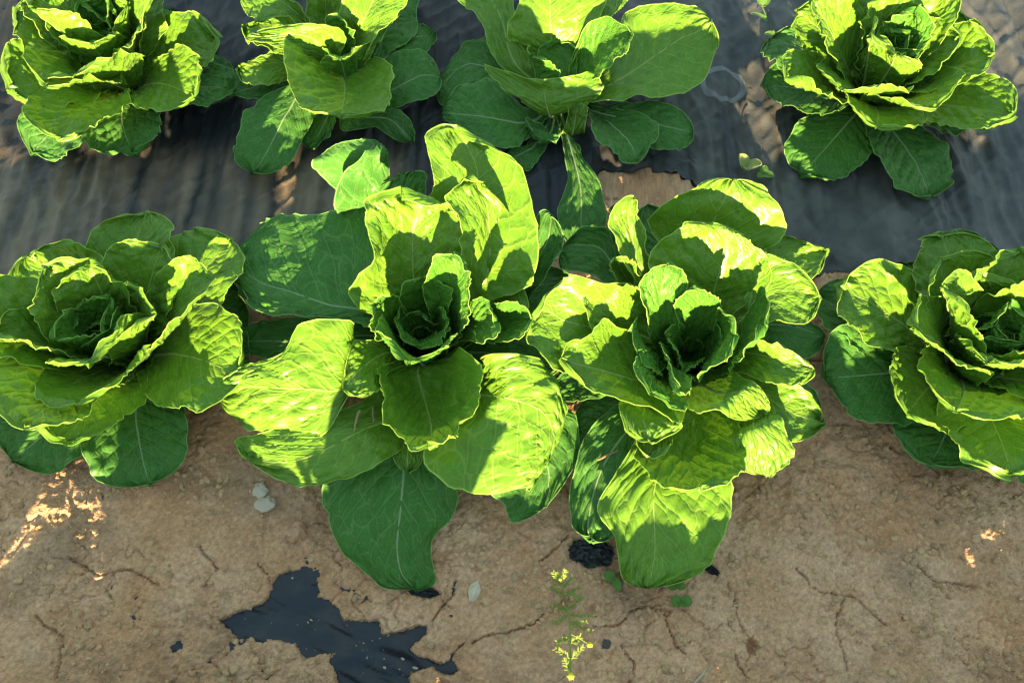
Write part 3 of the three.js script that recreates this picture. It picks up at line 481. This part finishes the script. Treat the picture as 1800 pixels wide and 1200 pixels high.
function grownPlant(x, z, seed, label, size = 1, rings = RINGS, res = {}) {
  reseed(seed);
  const g = thing('lettuce_plant', label, 'lettuce', LETTUCES, [x, 0, z]);
  addStem(g, 0, 0, 0.011);
  let turn = rr(0, 6.28);
  for (const [n, a0, a1, len, hw, cup, kind] of rings) {
    turn += rr(0.3, 0.9);
    for (let q = 0; q < n; q++) {
      const az = turn + (q + rr(-0.22, 0.22)) / n * Math.PI * 2, L = len * size * rr(0.86, 1.12), W = hw * size * rr(0.88, 1.12), s0 = a0 + rr(-7, 7), s1 = a1 + rr(-14, 12), twist = rr(-0.35, 0.35), bend = rr(-0.25, 0.25);
      const secs = []; let r = 0.008, y = 0.018, tip = null; const T = [0, 0.2, 0.42, 0.62, 0.8, 1], wid = [0.15, 0.42, 0.82, 1.0, 0.9];
      for (let k = 0; k < T.length; k++) {
        if (k) { const tm = (T[k] + T[k - 1]) / 2, an = THREE.MathUtils.degToRad(lerp(s0, s1, tm)); r += Math.cos(an) * L * (T[k] - T[k - 1]); y += Math.sin(an) * L * (T[k] - T[k - 1]); }
        const a = az + bend * T[k], rad = V(Math.cos(a), 0, Math.sin(a)), m = V(rad.x * r, Math.max(y, 0.008), rad.z * r);
        if (k === T.length - 1) { tip = m; break; }
        const an = THREE.MathUtils.degToRad(lerp(s0, s1, T[k])), nor = V(-rad.x * Math.sin(an), Math.cos(an), -rad.z * Math.sin(an)), side = V(-rad.z, 0, rad.x), w = W * wid[k], cu = cup * rr(0.7, 1.3);
        const edge = (sg) => { const e = m.clone().addScaledVector(side, sg * w * (1 - 0.25 * cu)).addScaledVector(nor, w * (cu + sg * twist * T[k])); e.y = Math.max(e.y, 0.006); return e; };
        secs.push([edge(1), m, edge(-1)]);
      }
      addLeaf(g, kind, secs, tip, { ruf: rr(1.5, 3), bl: rr(0.9, 1.6), ...res });
    }
  }
  return g;
}
tracedPlant(HEART_A, LEAVES_A, 'large lettuce in the middle with sunlit back leaves and a dark open heart');
tracedPlant(HEART_B, LEAVES_B, 'lettuce right of the largest one, its front leaf crossed by dark pointed shadows');
tracedPlant(HEART_C, LEAVES_C, 'rear lettuce behind the two front ones, one broad leaf stretching right to the ring');
tracedPlant(HEART_D, LEAVES_D, 'rear lettuce at upper left with a yellow-lit curled leaf edge');
grownPlant(-0.475, -0.035, 11, 'lettuce left of the largest one, in the same row');
grownPlant(0.555, -0.02, 23, 'lettuce at far right in the same row as the largest one');
grownPlant(-0.585, -0.49, 37, 'rear lettuce in the far upper left corner');
grownPlant(0.535, -0.46, 59, 'rear lettuce at upper right, on the far side of the pale ring');
// the next row towards the sun, behind the viewer's feet: its leaves shade the bare soil
const nextRow = { nu: 26, nv: 36 };
grownPlant(-0.69, 0.56, 71, 'leftmost lettuce of the row nearest the viewer, casting shade on soil', 1.12, RINGS, nextRow);
grownPlant(-0.41, 0.555, 83, 'second lettuce from the left in the row nearest the viewer', 1.06, RINGS, nextRow);
grownPlant(-0.155, 0.555, 97, 'third lettuce from the left in the row nearest the viewer', 1.1, RINGS, nextRow);
grownPlant(0.155, 0.55, 103, 'fourth and smallest lettuce from the left in the row nearest the viewer', 0.70, RINGS, nextRow);
grownPlant(0.42, 0.56, 113, 'fifth lettuce from the left in the row nearest the viewer', 1.12, RINGS, nextRow);
grownPlant(0.68, 0.56, 127, 'rightmost lettuce of the row nearest the viewer, casting shade on soil', 1.12, RINGS, nextRow);
grownPlant(0.0, 0.575, 139, 'small young lettuce squeezed between the third and fourth of the nearest row', 0.52, RINGS, nextRow);
grownPlant(-0.28, 0.57, 149, 'small young lettuce squeezed between the second and third of the nearest row', 0.8, RINGS, nextRow);
grownPlant(0.29, 0.57, 151, 'small young lettuce squeezed between the fourth and fifth of the nearest row', 0.8, RINGS, nextRow);
// ---------------------------------------------------------------- stones, straw, scraps, weeds
function stoneGeometry(rx, ry, rz, seed, rough = 0.5) {
  const g = new THREE.IcosahedronGeometry(1, 4), p = g.attributes.position;
  for (let i = 0; i < p.count; i++) { const x = p.getX(i), y = p.getY(i), z = p.getZ(i), q = 1 + rough * n3(x * 1.6 + seed, y * 1.3, z * 1.3) + 0.3 * rough * n3(x * 4 + seed, y * 4, z * 4); p.setXYZ(i, x * q * rx, y * q * ry, z * q * rz); }
  g.computeVertexNormals(); return g;
}
function stone(k, rx, ry, rz, turn, rgb, seed, label, name = 'stone') {
  const c = mm(STONES[k]), o = mesh(name, stoneGeometry(rx, ry, rz, seed), new THREE.MeshStandardMaterial({ color: new THREE.Color().setRGB(...rgb), roughness: 0.85 }));
  o.position.set(c.x, soilHeight(c.x, c.z) + ry * 0.45, c.z); o.rotation.y = turn; return tag(o, label, 'stone', 'stones on the soil');
}
stone(0, 0.0125, 0.012, 0.0115, 0.3, [0.50, 0.28, 0.16], 3, 'rounded brown stone left of the lowest dark lettuce leaf');
stone(1, 0.0068, 0.005, 0.0108, -0.35, [0.60, 0.50, 0.36], 8, 'smooth cream pebble lying on bare soil, centre foreground');
stone(2, 0.009, 0.0045, 0.009, 0.9, [0.55, 0.45, 0.34], 13, 'pale chalky stone at the edge of the soil, the rear one of two');
stone(3, 0.011, 0.005, 0.009, 0.2, [0.53, 0.43, 0.32], 17, 'pale chalky stone just in front of the other pale one');
stone(4, 0.0046, 0.002, 0.005, 0.1, [0.075, 0.065, 0.055], 21, 'small square dark chip right of the feathery weed', 'stone_chip');
function straw(a, b, r, rgb, label, name = 'dry_straw') {
  const p = mm(a), q = mm(b), pts = []; for (let i = 0; i <= 8; i++) { const t = i / 8, m = p.clone().lerp(q, t); m.x += 0.0016 * n3(t * 4 + p.x * 50, 1, 2); m.y += 0.0012 * n3(t * 3, 5, p.z * 90); pts.push(m); }
  return tag(mesh(name, tubeGeometry(pts, pts.map((_, i) => r * (1 - 0.35 * i / 8)), 6, null, 0.5), new THREE.MeshStandardMaterial({ color: new THREE.Color().setRGB(...rgb), roughness: 0.9 })), label, 'straw', 'dry plant bits');
}
straw(STRAWS[0], STRAWS[1], 0.0016, [0.30, 0.20, 0.10], 'long brown dry bit lying on the left front leaf');
straw(STRAWS[2], STRAWS[3], 0.0012, [0.26, 0.16, 0.08], 'short brown dry bit beside the longer one on the left front leaf');
straw(STRAWS[4], STRAWS[5], 0.0016, [0.28, 0.18, 0.09], 'brown withered strip on a dark low leaf of the right lettuce');
straw(STRAWS[6], STRAWS[7], 0.0016, [0.45, 0.36, 0.24], 'pale dry stalk at the bottom edge of the soil');
straw(STRAWS[8], STRAWS[9], 0.0007, [0.48, 0.38, 0.25], 'thin pale straw near the bottom edge, left of the dry stalk');
function scrap(k, w, d, turn, crumple, label) {
  const c = mm(STONES[k]), n = 46;
  const g = gridGeometry(n, n, (i, j) => { const u = i / n * 2 - 1, v = j / n * 2 - 1, rim = 1 + 0.28 * n3(u * 2.2 + k, v * 2.2, 1) + 0.1 * n3(u * 7, v * 7, k), x = u * Math.sqrt(1 - v * v / 2) * w * rim, z = v * Math.sqrt(1 - u * u / 2) * d * rim, X = c.x + x * Math.cos(turn) - z * Math.sin(turn), Z = c.z + x * Math.sin(turn) + z * Math.cos(turn); return V(X, soilHeight(X, Z) * 0.6 + 0.0012 + crumple * (0.5 + 0.9 * n3(u * 3 + k, v * 3, 2) + 0.7 * Math.abs(n3(u * 7, v * 7, k)) + 0.3 * n3(u * 15, v * 15, 3)), Z); }, (i, j) => [i / n, j / n]);
  return tag(mesh('film_scrap', g, new THREE.MeshPhysicalMaterial({ color: new THREE.Color().setRGB(0.028, 0.030, 0.032), roughness: 0.4, side: THREE.DoubleSide })), label, 'plastic film', 'black plastic scraps');
}
scrap(7, 0.026, 0.017, 0.1, 0.007, 'crumpled black plastic scrap under the right lettuce front leaf');
scrap(6, 0.010, 0.005, 0.6, 0.004, 'small dark plastic shred right of the right lettuce front leaf');
scrap(9, 0.017, 0.006, 0.1, 0.004, 'thin black plastic strip showing below the lowest dark lettuce leaf');
// small leaves for weeds: a cupped oval blade on the way from a to b
const weedGreen = new THREE.MeshPhysicalMaterial({ color: new THREE.Color().setRGB(0.11, 0.26, 0.025), roughness: 1, transmission: 0.4, thickness: 0, clearcoat: 0.3, clearcoatRoughness: 0.4, side: THREE.DoubleSide });
const weedPale = new THREE.MeshPhysicalMaterial({ color: new THREE.Color().setRGB(0.36, 0.42, 0.12), roughness: 1, transmission: 0.4, thickness: 0, side: THREE.DoubleSide });
function ovalLeaf(parent, a, b, half, cup, material, notch = 0) {
  const dir = b.clone().sub(a), side = V(-dir.z, 0, dir.x).normalize(), nor = side.clone().cross(dir).normalize(); if (nor.y < 0) nor.negate();
  return mesh('leaf', gridGeometry(12, 18, (i, j) => { const s = i / 6 - 1, t = j / 18, w = half * Math.pow(Math.sin(Math.PI * Math.pow(t, 0.8) * 0.985 + 0.02), 0.6) * (1 + 0.05 * n3(t * 9, s, half * 900)), end = notch * (1 - Math.abs(s)) * smooth(0.8, 1, t); return a.clone().addScaledVector(dir, t - end).addScaledVector(side, s * w).addScaledVector(nor, cup * s * s * half + 0.12 * dir.length() * Math.sin(t * Math.PI) + 0.04 * half * n3(s * 3, t * 4, 1)); }, (i, j) => [i / 12, j / 18]), material, parent);
}
const stalk = (parent, pts, r0, r1, material, name = 'stem') => mesh(name, tubeGeometry(pts, pts.map((_, i) => lerp(r0, r1, i / (pts.length - 1))), 6), material, parent);
function seedling(k, label, leaves, size, material = weedGreen) {           // leaves: [angle, length, half width, rise]
  const c = mm(SEED[k]), y0 = Math.max(soilHeight(c.x, c.z), c.z * 1000 < frontEdge(c.x * 1000) ? filmHeight(c.x, c.z) : -1), g = thing('weed_seedling', label, 'weed', 'small weed seedlings', [c.x, y0, c.z]), top = V(0, 0.008 * size, 0);
  stalk(g, [V(0, -0.003, 0), V(0.0005, 0.004 * size, 0), top], 0.0007, 0.0005, material);
  for (const [a, L, w, rise] of leaves) ovalLeaf(g, top.clone(), V(Math.cos(a) * L * size, top.y + rise * size, Math.sin(a) * L * size), w * size, 0.2, material, 0.06);
  return g;
}
seedling(0, 'tiny round-leaved seedling on bare soil right of the feathery weed', [[0.1, 0.0125, 0.0068, 0.003], [3.0, 0.0125, 0.0068, 0.003], [1.5, 0.008, 0.005, 0.004]], 1);
seedling(1, 'tiny two-leaved seedling at the left edge of the right front leaf', [[3.5, 0.014, 0.006, 0.003], [1.3, 0.015, 0.005, 0.002]], 1);
seedling(2, 'tiny seedling half hidden below the right front leaf tip', [[0.4, 0.013, 0.006, 0.002], [2.6, 0.012, 0.006, 0.002]], 0.9);
seedling(4, 'small pale yellow-green seedling on film behind the right lettuce', [[-2.3, 0.018, 0.010, 0.016], [0.4, 0.020, 0.011, 0.018], [2.0, 0.013, 0.007, 0.012]], 1.0, weedPale);
seedling(5, 'small dark seedling on film just right of the pale yellow seedling', [[0.5, 0.016, 0.007, 0.004], [2.4, 0.014, 0.006, 0.004], [-1.2, 0.014, 0.006, 0.003]], 1);
{
  const c = mm(SEED[3]), y0 = filmHeight(c.x, c.z), g = thing('weed_shoot', 'slender weed shoot with oval leaves on the shaded film at upper right', 'weed', 'small weed seedlings', [c.x, y0, c.z]);
  const path = [V(0.030, 0, 0.045), V(0.018, 0.012, 0.022), V(0.004, 0.022, 0.0), V(-0.004, 0.030, -0.022)];
  stalk(g, path, 0.0011, 0.0007, weedGreen);
  ovalLeaf(g, path[3], V(-0.012, 0.036, -0.052), 0.009, 0.3, weedGreen); ovalLeaf(g, path[3], V(0.004, 0.034, -0.047), 0.009, 0.3, weedGreen); ovalLeaf(g, path[2], V(-0.022, 0.024, -0.016), 0.004, 0.2, weedGreen); ovalLeaf(g, path[1], V(0.040, 0.014, 0.014), 0.006, 0.2, weedGreen); ovalLeaf(g, path[1], V(-0.002, 0.014, 0.018), 0.006, 0.2, weedGreen);
}
{ // feathery weed: a leaning stem with thread-like leaf sprigs and small flower heads
  reseed(404);
  const w = WEED.map(mm), o = w[0].clone(); o.y = soilHeight(o.x, o.z);
  const g = thing('feathery_weed', 'feathery weed with thread-like leaves and yellow flower heads on bare soil', 'weed', null, [o.x, o.y, o.z]), at = (i) => w[i].clone().sub(o);
  const threadGreen = new THREE.MeshPhysicalMaterial({ color: new THREE.Color().setRGB(0.26, 0.34, 0.05), roughness: 1, transmission: 0.25, thickness: 0 });
  const main = new THREE.CatmullRomCurve3([V(0, -0.004, 0), at(3), at(4), at(5)]).getPoints(18), back = new THREE.CatmullRomCurve3([V(0, -0.004, 0), at(1), at(2)]).getPoints(10);
  stalk(g, main, 0.0018, 0.0010, threadGreen); stalk(g, back, 0.0010, 0.0006, threadGreen);
  const sprig = (from, dir, len) => {
    const geo = [], pts = [], d = dir.clone().normalize();
    for (let i = 0; i <= 6; i++) { const t = i / 6; pts.push(from.clone().addScaledVector(d, len * t).add(V(0, 0.25 * len * t * t, 0)).add(V(0.0015 * n3(t * 3, len * 900, 1), 0, 0.0015 * n3(t * 3, len * 900, 5)))); }
    geo.push(tubeGeometry(pts, pts.map((_, i) => lerp(0.0008, 0.0005, i / 6)), 5));
    for (let i = 1; i <= 6; i++) for (const sg of [-1, 1]) { const L = rr(0.003, 0.0075) * (1 - 0.06 * i), q = V(-d.z * sg, rr(0.2, 0.8), d.x * sg).addScaledVector(d, rr(0.6, 1.2)).normalize(), e = pts[i].clone().addScaledVector(q, L), m = pts[i].clone().addScaledVector(q, L * 0.5).add(V(0, 0.0005, 0)); geo.push(tubeGeometry([pts[i], m, e], [0.0006, 0.00075, 0.0005], 5)); }
    mesh('leaf_sprig', mergeGeometries(geo), threadGreen, g);
  };
  for (const [i, ax, az, len] of [[5, -1, 0.5, 0.021], [5, 1, 0.1, 0.025], [8, 1, -0.2, 0.018], [11, -0.8, 0.2, 0.014], [12, 0.9, -0.5, 0.012], [15, -1, -0.6, 0.017], [15, 1, -0.9, 0.016], [17, -0.7, -0.8, 0.011], [3, 0.8, -0.6, 0.020], [3, -0.9, -0.3, 0.018], [7, 0.9, 0.5, 0.024]]) sprig(main[i], V(ax, 0.25, az), len);
  for (const [i, ax, az, len] of [[3, 1, -0.5, 0.020], [4, -1, -0.4, 0.016], [6, 0.8, -0.9, 0.015], [7, -0.8, -0.8, 0.013], [9, 0.5, -1, 0.012], [9, -0.7, -0.8, 0.012], [5, 1, 0.4, 0.022]]) sprig(back[i], V(ax, 0.3, az), len);
  const yellow = new THREE.MeshStandardMaterial({ color: new THREE.Color().setRGB(0.62, 0.55, 0.03), roughness: 0.8 });
  stalk(g, [main[10], main[10].clone().lerp(at(6), 0.5).add(V(0, 0.003, 0)), at(6)], 0.0006, 0.0005, threadGreen, 'flower_stalk');
  for (const [p, r] of [[main[18], 0.0034], [at(6), 0.0030], [back[10], 0.0016]]) {
    const d = new THREE.SphereGeometry(r, 14, 10); d.scale(1, 0.8, 1); d.translate(p.x, p.y + r * 0.4, p.z); const head = mesh('flower_head', d, yellow, g), petals = [];
    for (let k = 0; k < 6; k++) { const a = k / 6 * 6.283 + rr(-0.3, 0.3), e = new THREE.SphereGeometry(r * 0.3, 8, 6); e.scale(1.5, 0.6, 0.6); e.rotateY(-a); e.translate(p.x + Math.cos(a) * r * 0.9, p.y - r * 0.3, p.z + Math.sin(a) * r * 0.9); petals.push(e); }
    mesh('sepals', mergeGeometries(petals), threadGreen, head);
  }
}


renderer.render(scene, camera);
